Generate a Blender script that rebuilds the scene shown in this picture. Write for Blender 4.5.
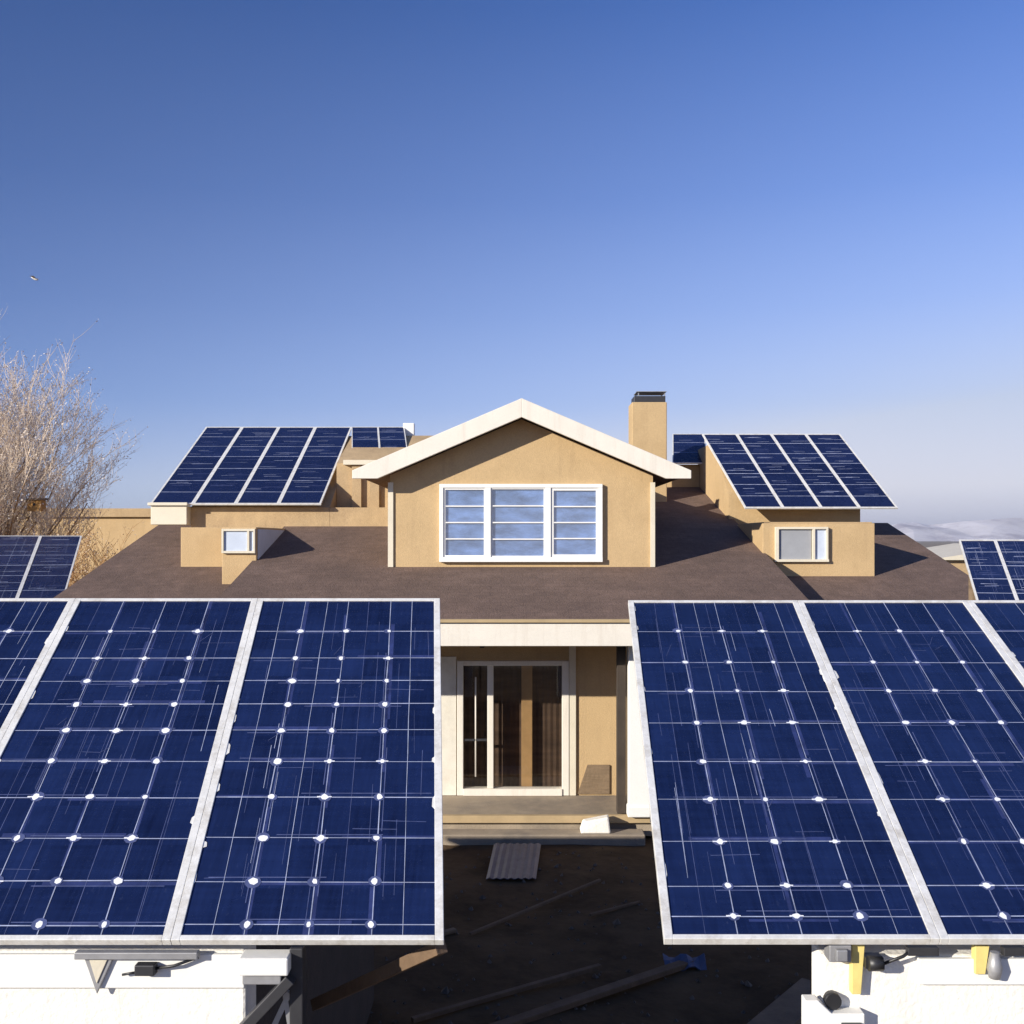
import bpy, bmesh, math, random
from mathutils import Vector, Matrix
random.seed(7)
R = math.radians
for o in list(bpy.data.objects): bpy.data.objects.remove(o)
scene = bpy.context.scene
COL = scene.collection

# ------------------------------------------------------------------ camera, sky, sun, exposure
H = 4.0                                   # eye height above the yard
cam_d = bpy.data.cameras.new('camera'); cam = bpy.data.objects.new('camera', cam_d)
COL.objects.link(cam); scene.camera = cam
cam.location = (0, 0, H); cam.rotation_euler = (R(90), 0, 0)
cam_d.sensor_width = 36; cam_d.lens = 36*1000/1024; cam_d.shift_y = 28/1024
cam_d.clip_start = .05; cam_d.clip_end = 30000

to_sun = Vector((-.75, -.60, .325)).normalized()
elev = math.asin(to_sun.z); rot = math.atan2(to_sun.x, to_sun.y)
w = bpy.data.worlds.new('World'); scene.world = w; w.use_nodes = True
nt = w.node_tree; bg = nt.nodes['Background']
sky = nt.nodes.new('ShaderNodeTexSky'); sky.sky_type = 'NISHITA'; sky.sun_disc = False
sky.sun_elevation = elev; sky.sun_rotation = rot
sky.air_density = .85; sky.dust_density = 0.5; sky.ozone_density = 9.0; sky.altitude = 1000
bg.inputs[1].default_value = .085
# the lower sky whitens towards the horizon
wtc = nt.nodes.new('ShaderNodeTexCoord'); sx = nt.nodes.new('ShaderNodeSeparateXYZ'); nt.links.new(wtc.outputs['Generated'], sx.inputs[0])
r1 = nt.nodes.new('ShaderNodeValToRGB'); r2 = nt.nodes.new('ShaderNodeValToRGB')
def ramp(r, stops):
    el = r.color_ramp.elements
    while len(el) < len(stops): el.new(.5)
    for e, (p, c) in zip(el, stops): e.position = p; e.color = (*c, 1) if hasattr(c, '__len__') else (c, c, c, 1)
ramp(r1, [(0, .95), (.06, .90), (.14, .57), (.22, .36), (.32, .19), (.47, .06), (.8, .02)])
ramp(r2, [(0, (.46, .455, .54)), (.05, (.58, .575, .62)), (.13, (.425, .48, .60))])
nt.links.new(sx.outputs[2], r1.inputs[0]); nt.links.new(sx.outputs[2], r2.inputs[0])
hz = nt.nodes.new('ShaderNodeVectorMath'); hz.operation = 'SCALE'; hz.inputs[3].default_value = 1/.085; nt.links.new(r2.outputs[0], hz.inputs[0])
tn = nt.nodes.new('ShaderNodeVectorMath'); tn.operation = 'MULTIPLY'; tn.inputs[1].default_value = (.74, 1.04, 1.30); nt.links.new(sky.outputs[0], tn.inputs[0])
mxs = nt.nodes.new('ShaderNodeMix'); mxs.data_type = 'RGBA'
# and the air is clearer to the left (north-west) than to the right
def wm(op, a, b):
    q = nt.nodes.new('ShaderNodeMath'); q.operation = op
    for i, x in enumerate((a, b)):
        if isinstance(x, (int, float)): q.inputs[i].default_value = x
        else: nt.links.new(x, q.inputs[i])
    return q.outputs[0]
xc = wm('MINIMUM', wm('MAXIMUM', sx.outputs[0], -.6), .6)
fx = wm('MULTIPLY', wm('ADD', r1.outputs[0], -.005), wm('ADD', wm('MULTIPLY', xc, 1.25), 1.0))
t2 = nt.nodes.new('ShaderNodeVectorMath'); t2.operation = 'SCALE'; nt.links.new(tn.outputs[0], t2.inputs[0]); nt.links.new(wm('ADD', wm('MULTIPLY', xc, .5), 1.0), t2.inputs[3])
fcl = wm('MINIMUM', fx, .95)
nt.links.new(fcl, mxs.inputs[0]); nt.links.new(t2.outputs[0], mxs.inputs[6]); nt.links.new(hz.outputs[0], mxs.inputs[7])
nt.links.new(mxs.outputs[2], bg.inputs[0])
sl = bpy.data.lights.new('sun', 'SUN'); sl.energy = 5.0; sl.angle = R(.5); sl.color = (1, .93, .82)
so = bpy.data.objects.new('sun', sl); COL.objects.link(so); so.location = (-30, -24, 30)
so.rotation_euler = (-to_sun).to_track_quat('-Z', 'Y').to_euler()
vs = scene.view_settings
vs.view_transform = 'Standard'; vs.look = 'None'; vs.gamma = 1; vs.use_curve_mapping = False
vs.exposure = .48

# ------------------------------------------------------------------ helpers
def at(u, v, Y): return Vector(((u-512)*Y/1000, Y, H-(v-540)*Y/1000))
WL = {}                                    # world location of every object's origin
def tag(o, label=None, cat=None, group=None, kind=None):
    if label: o['label'] = label
    if cat: o['category'] = cat
    if group: o['group'] = group
    if kind: o['kind'] = kind
    return o
def thing(name, loc, label, cat, group=None):
    o = bpy.data.objects.new(name, None); COL.objects.link(o); o.location = loc
    o.empty_display_size = .2
    WL[o.name] = Vector(loc); return tag(o, label, cat, group)

class MB:
    def __init__(s): s.v = []; s.f = []; s.uv = []; s.mi = []; s.m = 0; s.smooth = []; s.sm = False
    def face(s, pts, uv=None):
        b = len(s.v); s.v += [Vector(p) for p in pts]; s.f.append(list(range(b, b+len(pts))))
        s.uv.append(uv); s.mi.append(s.m); s.smooth.append(False)
    def hexa(s, p):                        # p: 4 bottom (ccw from outside top) + 4 top
        b = len(s.v); s.v += [Vector(q) for q in p]
        for f in ((3,2,1,0),(4,5,6,7),(0,1,5,4),(1,2,6,5),(2,3,7,6),(3,0,4,7)):
            s.f.append([b+i for i in f]); s.uv.append(None); s.mi.append(s.m); s.smooth.append(False)
        return s
    def box(s, x0, x1, y0, y1, z0, z1):
        return s.hexa([(x0,y0,z0),(x1,y0,z0),(x1,y1,z0),(x0,y1,z0),(x0,y0,z1),(x1,y0,z1),(x1,y1,z1),(x0,y1,z1)])
    def bar(s, a, b, wd, ht, up=Vector((0,0,1))):
        a = Vector(a); b = Vector(b); d = (b-a).normalized(); x = d.cross(up).normalized()*wd/2
        z = x.cross(d).normalized()*ht/2
        return s.hexa([a-x-z, a+x-z, b+x-z, b-x-z, a-x+z, a+x+z, b+x+z, b-x+z])
    def prism(s, poly, fn, t0, t1):        # poly of 2-D points mapped by fn(p, t)
        n = len(poly); b = len(s.v)
        s.v += [Vector(fn(p, t0)) for p in poly]+[Vector(fn(p, t1)) for p in poly]
        fs = [list(range(b+n-1, b-1, -1)), list(range(b+n, b+2*n))]
        for i in range(n):
            j = (i+1) % n; fs.append([b+i, b+j, b+n+j, b+n+i])
        for f in fs: s.f.append(f); s.uv.append(None); s.mi.append(s.m); s.smooth.append(False)
        return s
    def tube(s, pts, rad, n=6, cap=True):
        pts = [Vector(p) for p in pts]
        if not hasattr(rad, '__len__'): rad = [rad]*len(pts)
        b = len(s.v)
        for i, p in enumerate(pts):
            d = (pts[min(i+1, len(pts)-1)]-pts[max(i-1, 0)]).normalized()
            u = d.cross(Vector((.3, .2, 1)) if abs(d.z) < .9 else Vector((1, .1, 0))).normalized(); v_ = d.cross(u)
            for k in range(n):
                a = 2*math.pi*k/n; s.v.append(p+(u*math.cos(a)+v_*math.sin(a))*rad[i])
        for i in range(len(pts)-1):
            for k in range(n):
                k2 = (k+1) % n
                s.f.append([b+i*n+k, b+i*n+k2, b+(i+1)*n+k2, b+(i+1)*n+k]); s.uv.append(None); s.mi.append(s.m); s.smooth.append(n > 5)
        if cap:
            s.f.append([b+k for k in range(n)][::-1]); s.f.append([b+(len(pts)-1)*n+k for k in range(n)])
            s.uv += [None, None]; s.mi += [s.m, s.m]; s.smooth += [False, False]
        return s
    def build(s, name, mats, parent=None, bevel=0, recalc=True):
        me = bpy.data.meshes.new(name)
        o = bpy.data.objects.new(name, me); COL.objects.link(o)
        off = WL[parent.name] if parent else Vector((0, 0, 0))
        if not parent and s.v:             # origin at the base centre
            xs = [p.x for p in s.v]; ys = [p.y for p in s.v]; zs = [p.z for p in s.v]
            off = Vector(((min(xs)+max(xs))/2, (min(ys)+max(ys))/2, min(zs)))
            o.location = off
        me.from_pydata([tuple(p-off) for p in s.v], [], s.f)
        if any(s.uv):
            L = me.uv_layers.new(name='UVMap')
            for p, uv in zip(me.polygons, s.uv):
                if uv:
                    for li, c in zip(p.loop_indices, uv): L.data[li].uv = c
        if not isinstance(mats, (list, tuple)): mats = [mats]
        for m in mats: me.materials.append(m)
        for p, mi, smo in zip(me.polygons, s.mi, s.smooth): p.material_index = mi; p.use_smooth = smo
        if recalc:
            bm = bmesh.new(); bm.from_mesh(me); bmesh.ops.recalc_face_normals(bm, faces=bm.faces); bm.to_mesh(me); bm.free()
        if parent: o.parent = parent
        WL[o.name] = off
        if bevel:
            bv = o.modifiers.new('bevel', 'BEVEL'); bv.width = bevel; bv.segments = 2; bv.limit_method = 'ANGLE'
        return o
def YZ(p, t): return (t, p[0], p[1])       # profile in the YZ plane, extruded along X
def XZ(p, t): return (p[0], t, p[1])       # profile in the XZ plane, extruded along Y

# ------------------------------------------------------------------ materials
def N(nt, t, **k):
    n = nt.nodes.new(t)
    for a, b in k.items(): setattr(n, a, b)
    return n
def mat(name, col, rough=.8, metal=0, var=.12, scale=3, bump=0, bscale=60, col2=None, c2lo=.45, c2hi=.7, c2scale=1.2, spec=.5, stretch=None, streak=None, grain=0):
    m = bpy.data.materials.new(name); m.use_nodes = True; nt = m.node_tree
    b = nt.nodes['Principled BSDF']; b.inputs['Roughness'].default_value = rough; b.inputs['Metallic'].default_value = metal
    b.inputs['Specular IOR Level'].default_value = spec
    tc = N(nt, 'ShaderNodeTexCoord'); co = tc.outputs['Object']
    if stretch:
        mp = N(nt, 'ShaderNodeMapping'); mp.inputs['Scale'].default_value = stretch; nt.links.new(co, mp.inputs[0]); co = mp.outputs[0]
    n1 = N(nt, 'ShaderNodeTexNoise'); n1.inputs['Scale'].default_value = scale; n1.inputs['Detail'].default_value = 6; n1.inputs['Roughness'].default_value = .65
    nt.links.new(co, n1.inputs['Vector'])
    rp = N(nt, 'ShaderNodeValToRGB'); e = rp.color_ramp.elements
    e[0].position = .28; e[1].position = .72
    e[0].color = (*[c*(1-var) for c in col], 1); e[1].color = (*[min(1, c*(1+var)) for c in col], 1)
    nt.links.new(n1.outputs['Fac'], rp.inputs[0]); out = rp.outputs[0]
    if col2:
        n2 = N(nt, 'ShaderNodeTexNoise'); n2.inputs['Scale'].default_value = c2scale; n2.inputs['Detail'].default_value = 8; n2.inputs['Roughness'].default_value = .7
        nt.links.new(co, n2.inputs['Vector'])
        mr = N(nt, 'ShaderNodeMapRange'); mr.inputs[1].default_value = c2lo; mr.inputs[2].default_value = c2hi
        nt.links.new(n2.outputs['Fac'], mr.inputs[0])
        mx = N(nt, 'ShaderNodeMix', data_type='RGBA'); nt.links.new(mr.outputs[0], mx.inputs[0]); nt.links.new(out, mx.inputs[6]); mx.inputs[7].default_value = (*col2, 1)
        out = mx.outputs[2]
    if streak:                            # rain runs and grime down the surface
        q = N(nt, 'ShaderNodeMapping'); q.inputs['Scale'].default_value = (5, 5, .45); nt.links.new(tc.outputs['Object'], q.inputs[0])
        n4 = N(nt, 'ShaderNodeTexNoise'); n4.inputs['Scale'].default_value = 1.6; n4.inputs['Detail'].default_value = 9; n4.inputs['Roughness'].default_value = .72; nt.links.new(q.outputs[0], n4.inputs['Vector'])
        m4 = N(nt, 'ShaderNodeMapRange'); m4.inputs[1].default_value = .52; m4.inputs[2].default_value = .80; m4.inputs[4].default_value = streak[3]; nt.links.new(n4.outputs['Fac'], m4.inputs[0])
        mx = N(nt, 'ShaderNodeMix', data_type='RGBA'); nt.links.new(m4.outputs[0], mx.inputs[0]); nt.links.new(out, mx.inputs[6]); mx.inputs[7].default_value = (*streak[:3], 1); out = mx.outputs[2]
    if grain:
        n5 = N(nt, 'ShaderNodeTexNoise'); n5.inputs['Scale'].default_value = 38; n5.inputs['Detail'].default_value = 5; n5.inputs['Roughness'].default_value = .8; nt.links.new(tc.outputs['Object'], n5.inputs['Vector'])
        m5 = N(nt, 'ShaderNodeMapRange'); m5.inputs[1].default_value = .3; m5.inputs[2].default_value = .7; m5.inputs[3].default_value = 1-grain; m5.inputs[4].default_value = 1+grain; nt.links.new(n5.outputs['Fac'], m5.inputs[0])
        mx = N(nt, 'ShaderNodeMix', data_type='RGBA', blend_type='MULTIPLY'); mx.inputs[0].default_value = 1; nt.links.new(out, mx.inputs[6]); nt.links.new(m5.outputs[0], mx.inputs[7]); out = mx.outputs[2]
    nt.links.new(out, b.inputs['Base Color'])
    if bump:
        n3 = N(nt, 'ShaderNodeTexNoise'); n3.inputs['Scale'].default_value = bscale; n3.inputs['Detail'].default_value = 4
        nt.links.new(tc.outputs['Object'], n3.inputs['Vector'])
        bp = N(nt, 'ShaderNodeBump'); bp.inputs['Strength'].default_value = bump; bp.inputs['Distance'].default_value = .02
        nt.links.new(n3.outputs['Fac'], bp.inputs['Height']); nt.links.new(bp.outputs[0], b.inputs['Normal'])
    return m

def cell_mat(name, base, alt, nx=8, ny=10):
    m = bpy.data.materials.new(name); m.use_nodes = True; nt = m.node_tree
    b = nt.nodes['Principled BSDF']; b.inputs['Roughness'].default_value = .22; b.inputs['IOR'].default_value = 1.45
    tc = N(nt, 'ShaderNodeTexCoord'); uv = tc.outputs['UV']
    # one tint per cell
    mp = N(nt, 'ShaderNodeMapping'); mp.inputs['Scale'].default_value = (nx, ny, 1); nt.links.new(uv, mp.inputs[0])
    fl = N(nt, 'ShaderNodeVectorMath', operation='FLOOR'); nt.links.new(mp.outputs[0], fl.inputs[0])
    wn = N(nt, 'ShaderNodeTexWhiteNoise', noise_dimensions='3D'); nt.links.new(fl.outputs[0], wn.inputs['Vector'])
    # streaks along the slope, and a broad cloudiness
    def streak(sc, nsc):
        q = N(nt, 'ShaderNodeMapping'); q.inputs['Scale'].default_value = sc; nt.links.new(tc.outputs['Object'], q.inputs[0])
        n = N(nt, 'ShaderNodeTexNoise'); n.inputs['Scale'].default_value = nsc; n.inputs['Detail'].default_value = 8; n.inputs['Roughness'].default_value = .7
        nt.links.new(q.outputs[0], n.inputs['Vector']); return n.outputs['Fac']
    s1 = streak((6, .35, .35), 9); s2 = streak((1, 1, 1), 3.2); s3 = streak((.4, 8, 8), 5)
    def math_(op, a, b_):
        q = N(nt, 'ShaderNodeMath', operation=op)
        for i, x in enumerate((a, b_)):
            if isinstance(x, (int, float)): q.inputs[i].default_value = x
            else: nt.links.new(x, q.inputs[i])
        return q.outputs[0]
    f = math_('ADD', math_('MULTIPLY', wn.outputs['Value'], .35), math_('MULTIPLY', s2, .75))
    f = math_('ADD', f, math_('MULTIPLY', math_('SUBTRACT', s1, .5), .8))
    f = math_('ADD', f, math_('MULTIPLY', math_('SUBTRACT', s3, .5), .6))
    rp = N(nt, 'ShaderNodeValToRGB'); e = rp.color_ramp.elements
    e[0].position = .2; e[1].position = .95; e[0].color = (*base, 1); e[1].color = (*alt, 1)
    nt.links.new(f, rp.inputs[0])
    # dust film
    d1 = streak((3, 1, 1), 22)
    mr = N(nt, 'ShaderNodeMapRange'); mr.inputs[1].default_value = .62; mr.inputs[2].default_value = .85; mr.inputs[4].default_value = .35
    nt.links.new(d1, mr.inputs[0])
    mx = N(nt, 'ShaderNodeMix', data_type='RGBA'); nt.links.new(mr.outputs[0], mx.inputs[0]); nt.links.new(rp.outputs[0], mx.inputs[6]); mx.inputs[7].default_value = (.14, .17, .28, 1)
    nt.links.new(mx.outputs[2], b.inputs['Base Color'])
    rr = N(nt, 'ShaderNodeMapRange'); rr.inputs[3].default_value = .15; rr.inputs[4].default_value = .4; nt.links.new(s2, rr.inputs[0]); nt.links.new(rr.outputs[0], b.inputs['Roughness'])
    return m

def shingle_mat(name, col, col2):
    m = mat(name, col, .95, 0, .22, 4.5, .0, col2=col2, c2lo=.4, c2hi=.75, c2scale=1.1, spec=.2)
    nt = m.node_tree; b = nt.nodes['Principled BSDF']
    tc = N(nt, 'ShaderNodeTexCoord')
    br = N(nt, 'ShaderNodeTexBrick'); br.inputs['Scale'].default_value = 1; br.inputs['Brick Width'].default_value = .3; br.inputs['Row Height'].default_value = .14
    br.inputs['Mortar Size'].default_value = .006; br.inputs['Color1'].default_value = (.92, .92, .92, 1); br.inputs['Color2'].default_value = (1.08, 1.08, 1.08, 1); br.inputs['Mortar'].default_value = (.72, .72, .72, 1)
    nt.links.new(tc.outputs['Object'], br.inputs['Vector'])
    old = b.inputs['Base Color'].links[0].from_socket
    gr = N(nt, 'ShaderNodeTexNoise'); gr.inputs['Scale'].default_value = 55; gr.inputs['Detail'].default_value = 3; nt.links.new(tc.outputs['Object'], gr.inputs['Vector'])
    g2 = N(nt, 'ShaderNodeMapRange'); g2.inputs[1].default_value = .3; g2.inputs[2].default_value = .7; g2.inputs[3].default_value = .72; g2.inputs[4].default_value = 1.28; nt.links.new(gr.outputs['Fac'], g2.inputs[0])
    mx = N(nt, 'ShaderNodeMix', data_type='RGBA', blend_type='MULTIPLY'); mx.inputs[0].default_value = .55
    nt.links.new(old, mx.inputs[6]); nt.links.new(br.outputs['Color'], mx.inputs[7])
    m2 = N(nt, 'ShaderNodeMix', data_type='RGBA', blend_type='MULTIPLY'); m2.inputs[0].default_value = 1
    nt.links.new(mx.outputs[2], m2.inputs[6]); nt.links.new(g2.outputs[0], m2.inputs[7]); nt.links.new(m2.outputs[2], b.inputs['Base Color'])
    bp = N(nt, 'ShaderNodeBump'); bp.inputs['Strength'].default_value = .5; bp.inputs['Distance'].default_value = .02
    nt.links.new(gr.outputs['Fac'], bp.inputs['Height']); nt.links.new(bp.outputs[0], b.inputs['Normal'])
    return m

def glass_mat(name, tint=(1, 1, 1), base_refl=.08):
    m = bpy.data.materials.new(name); m.use_nodes = True; nt = m.node_tree
    for n in list(nt.nodes):
        if n.type != 'OUTPUT_MATERIAL': nt.nodes.remove(n)
    out = [n for n in nt.nodes][0]
    tr = N(nt, 'ShaderNodeBsdfTransparent'); tr.inputs[0].default_value = (*tint, 1)
    gl = N(nt, 'ShaderNodeBsdfGlossy'); gl.inputs['Roughness'].default_value = .02
    fr = N(nt, 'ShaderNodeFresnel'); ge = N(nt, 'ShaderNodeNewGeometry'); io = N(nt, 'ShaderNodeMapRange'); io.inputs[3].default_value = 1.5; io.inputs[4].default_value = 1/1.5; nt.links.new(ge.outputs['Backfacing'], io.inputs[0]); nt.links.new(io.outputs[0], fr.inputs[0])
    ad = N(nt, 'ShaderNodeMath', operation='ADD'); ad.inputs[1].default_value = base_refl; nt.links.new(fr.outputs[0], ad.inputs[0]); ad.use_clamp = True
    mx = N(nt, 'ShaderNodeMixShader'); nt.links.new(ad.outputs[0], mx.inputs[0]); nt.links.new(tr.outputs[0], mx.inputs[1]); nt.links.new(gl.outputs[0], mx.inputs[2])
    nt.links.new(mx.outputs[0], out.inputs[0]); return m

M = dict(
 tan=mat('tan stucco', (.52, .37, .20), .9, 0, .07, 1.3, .35, 70, spec=.2, col2=(.45, .315, .165), c2lo=.48, c2hi=.75, streak=(.36, .25, .14, .5), grain=.10),
 tan_old=mat('weathered tan stucco', (.48, .345, .195), .92, 0, .14, 2, .4, 60, col2=(.37, .26, .15), spec=.2, streak=(.30, .21, .13, .6), grain=.12),
 cream=mat('cream trim paint', (.66, .60, .47), .6, 0, .07, 2.5, .1, 40, col2=(.52, .45, .34), c2lo=.55, c2hi=.8),
 cream2=mat('off white board', (.72, .68, .58), .7, 0, .10, 3, .1, 30, col2=(.56, .50, .40), c2lo=.5, c2hi=.8, c2scale=2),
 fascia=mat('white fascia paint', (.74, .69, .60), .55, 0, .05, 2.2, .08, 40, streak=(.52, .45, .36, .5), grain=.04),
 white=mat('white paint', (.80, .79, .75), .5, 0, .03, 3, .05, 40),
 wallwhite=mat('white plaster wall', (.83, .80, .73), .8, 0, .05, 1.2, .25, 45, col2=(.7, .66, .57), c2lo=.55, c2hi=.82, c2scale=2.2, streak=(.55, .49, .40, .55), grain=.05),
 roof=shingle_mat('brown roof felt', (.172, .118, .094), (.118, .083, .068)),
 soffit=mat('brown soffit', (.30, .19, .09), .9, 0, .12, 4),
 alum=mat('panel frame aluminium', (.78, .77, .73), .42, .15, .10, 6, .05, 60, col2=(.50, .46, .39), c2lo=.50, c2hi=.75, c2scale=9, grain=.10),
 rail=mat('galvanised rail', (.42, .43, .44), .45, .6, .15, 8),
 dsteel=mat('dark steel', (.05, .05, .055), .5, .4, .2, 8),
 grey=mat('grey metal', (.33, .33, .34), .5, .4, .2, 9),
 black=mat('black plastic', (.02, .02, .022), .45, 0, .1, 8),
 yellow=mat('yellow webbing', (.72, .58, .20), .8, 0, .12, 12),
 line=mat('silver grid line', (.36, .40, .54), .5, .1, .45, 9),
 faint=mat('fine silver finger', (.075, .095, .21), .5, .1, .35, 18),
 smear=mat('dusty blue smear', (.026, .038, .125), .4, 0, .4, 9),
 dot=mat('white backsheet diamond', (.82, .84, .86), .5, 0, .10, 20),
 back=mat('white backsheet', (.6, .6, .6), .7, 0, .05, 5),
 cell=cell_mat('blue solar cells', (.0040, .0082, .036), (.0115, .0240, .094)),
 cellfar=cell_mat('dark blue solar cells', (.0055, .009, .036), (.013, .022, .078), 1, 7),
 wood=mat('weathered wood', (.20, .14, .085), .9, 0, .3, 3, .3, 30, stretch=(1, 1, 8)),
 board=mat('brown board', (.15, .095, .055), .92, 0, .3, 5, .3, 40),
 dwood=mat('dark stained boards', (.045, .033, .025), .9, 0, .3, 3, .3, 40),
 concrete=mat('worn deck', (.34, .275, .20), .9, 0, .18, 3, .3, 50, col2=(.2, .17, .14)),
 ochre=mat('ochre sill', (.42, .31, .17), .8, 0, .15, 4),
 glass=glass_mat('door glass', (.80, .80, .78), .05),
 winglass=glass_mat('window glass', (.86, .91, .97), .20),
 blind=mat('blue grey blind', (.19, .28, .48), .8, 0, .55, 2.6, 0, stretch=(1, 1, 2.5)),
 pale=mat('pale blue blind', (.50, .56, .66), .8, 0, .08, 5),
 greyblind=mat('grey blind', (.30, .31, .33), .8, 0, .08, 5),
 bark=mat('pale brown bark', (.27, .165, .085), .9, 0, .3, 6, .3, 60, col2=(.36, .25, .15)),
 twig=mat('straw coloured twigs', (.62, .50, .38), .9, 0, .3, 1.2),
 bud=mat('dry seed heads', (.74, .64, .53), .9, 0, .2, 2),
 rust=mat('rust orange twigs', (.36, .20, .085), .9, 0, .3, 3),
 boxwood=mat('orange box wood', (.42, .22, .06), .8, 0, .15, 6),
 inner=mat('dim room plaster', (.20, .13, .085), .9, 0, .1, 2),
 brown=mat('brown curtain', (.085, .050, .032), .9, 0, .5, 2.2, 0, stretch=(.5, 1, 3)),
 floorw=mat('brown floor boards', (.20, .12, .07), .6, 0, .2, 3),
 post=mat('honey wood post', (.50, .30, .13), .6, 0, .15, 4),
 tarp=mat('blue tarp', (.07, .09, .16), .6, 0, .2, 8),
)

# ------------------------------------------------------------------ ground and hills
gm = mat('dark packed soil', (.092, .057, .029), .95, 0, .45, 1.6, .8, 9, col2=(.155, .098, .052), c2lo=.5, c2hi=.78, c2scale=.55, spec=.15)
far_m = mat('dry plain', (.20, .16, .11), .95, 0, .2, .02)
g = MB()
def gnd(x, y):
    if 3 < y < 15 and -8 < x < 8: return .025*math.sin(x*2.1+y)+.02*math.sin(y*3.3-x*1.7)
    return 0
xs = [-16+i*.4 for i in range(81)]; ys = [-2+i*.4 for i in range(46)]
idx = {}
for i, x in enumerate(xs):
    for j, y in enumerate(ys):
        idx[i, j] = len(g.v); e = 0 if i in (0, 80) or j in (0, 45) else gnd(x, y)+random.uniform(-.008, .008)
        g.v.append(Vector((x, y, e)))
for i in range(80):
    for j in range(45):
        g.f.append([idx[i, j], idx[i+1, j], idx[i+1, j+1], idx[i, j+1]]); g.uv.append(None); g.mi.append(0); g.smooth.append(True)
g.m = 1
B = 9000
x0, x1, y0, y1 = xs[0], xs[-1], ys[0], ys[-1]
g.face([(-B, -B, 0), (B, -B, 0), (B, y0, 0), (-B, y0, 0)]); g.face([(-B, y1, 0), (B, y1, 0), (B, B, 0), (-B, B, 0)])
g.face([(-B, y0, 0), (x0, y0, 0), (x0, y1, 0), (-B, y1, 0)]); g.face([(x1, y0, 0), (B, y0, 0), (B, y1, 0), (x1, y1, 0)])
tag(g.build('ground', [gm, far_m], recalc=False), kind='structure')
snow = mat('snowy far slopes', (.62, .60, .62), .9, 0, .25, .004, col2=(.34, .32, .36), c2lo=.48, c2hi=.62, c2scale=.006)  # pale base colour holds distance haze as well as snow
hm = MB(); rn = random.Random(3)
prof = [(900, 0), (1150, 25), (1300, 48), (1380, 84), (1460, 92), (1520, 78), (1640, 96), (1800, 112), (2000, 90), (2300, 130), (2700, 100), (3300, 0)]
rows = []
for (dy, k) in ((0, 0), (240, .62), (420, 1), (700, .5), (1000, 0)):
    rows.append([(x+rn.uniform(-20, 20)*(k > 0), 3200+dy+rn.uniform(-40, 40), .75*h*k*(1 if k == 1 else rn.uniform(.75, 1.1))) for x, h in prof])
for a in range(4):
    for i in range(len(prof)-1):
        hm.face([rows[a][i], rows[a][i+1], rows[a+1][i+1], rows[a+1][i]])
tag(hm.build('hills', snow), kind='structure')

# ------------------------------------------------------------------ the house
def rz(Y): return H-1.01+.26*(Y-13)                  # main roof plane
def wz(Y): return rz(Y)-.37                          # wing roofs lie lower
house = thing('house', (0, 14.6, 0), 'tan stucco house with brown roofs and a white trimmed gable dormer', 'house')
# walls of the ground floor, with the patio door opening left open
DX0, DX1, DZ0, DZ1, WY = -.80, .83, .28, 2.24, 14.6
wl = MB()
wl.box(DX1, 4.1, WY, WY+.2, 0, rz(WY)-.2); wl.box(-3.9, DX0, WY, WY+.2, 0, rz(WY)-.2)
wl.box(DX0, DX1, WY, WY+.2, DZ1, rz(WY)-.2); wl.box(DX0, DX1, WY, WY+.2, 0, DZ0)
sp = [(WY+.2, 0), (24, 0), (24, rz(21.3)-1.0), (21.3, rz(21.3)-.2), (WY+.2, rz(WY+.2)-.2)]
wl.prism(sp, YZ, -3.9, -3.7); wl.prism(sp, YZ, 3.9, 4.1)
wl.box(-3.7, 3.9, 23.8, 24, 0, rz(21.3)-1.0)
wl.build('wall', M['tan'], house)
for a, b in ((-6.6, -3.92), (4.12, 7.1)):
    wg = MB(); wg.prism([(14.9, 0), (21.5, 0), (21.5, wz(20)-.5), (20, wz(20)-.17), (14.9, wz(14.9)-.17)], YZ, a, b)
    wg.build('wing_wall', M['tan_old'], house)
def roof_slab(x0, x1, y0, y1, yb, zf, drop, t=.13):
    m = MB(); m.prism([(y0, zf(y0)), (y1, zf(y1)), (yb, zf(y1)-drop), (yb, zf(y1)-drop-t), (y1, zf(y1)-t), (y0, zf(y0)-t)], YZ, x0, x1); return m
roof_slab(-4.06, 4.07, 12.95, 21.3, 24.4, rz, 1.0).build('roof', M['roof'], house)
for a, b in ((-6.87, -4.0), (3.95, 7.36)):
    roof_slab(a, b, 13.2, 19.6, 22.4, wz, .9, .12).build('wing_roof', M['roof'], house)
# barge trim along the sloping roof edges
tr = MB(); tr.prism([(12.97, rz(12.97)-.135), (19.3, rz(19.3)-.135), (19.3, rz(19.3)-.27), (12.97, rz(12.97)-.27)], YZ, 3.94, 4.02); tr.build('barge_board', M['soffit'], house)
tr = MB(); tr.prism([(12.97, rz(12.97)-.135), (19.3, rz(19.3)-.135), (19.3, rz(19.3)-.27), (12.97, rz(12.97)-.27)], YZ, -4.0, -3.92)
tr.build('barge_board', M['soffit'], house)
ef = MB(); ef.box(-4.05, 4.06, 12.9, 12.955, H-1.37, H-1.075); ef.build('fascia', M['fascia'], house, .008)
ef = MB(); ef.box(-4.06, 4.07, 12.86, 12.95, H-1.062, H-1.022); ef.build('drip_edge', M['ochre'], house)
sf = MB(); sf.box(-4.0, 3.9, 12.96, WY-.003, H-1.34, H-1.30)
sf.build('soffit', M['soffit'], house)
sf = MB(); sf.box(-.42, -.36, 12.97, WY-.01, H-1.40, H-1.342); sf.build('soffit_batten', M['dwood'], house)

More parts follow.
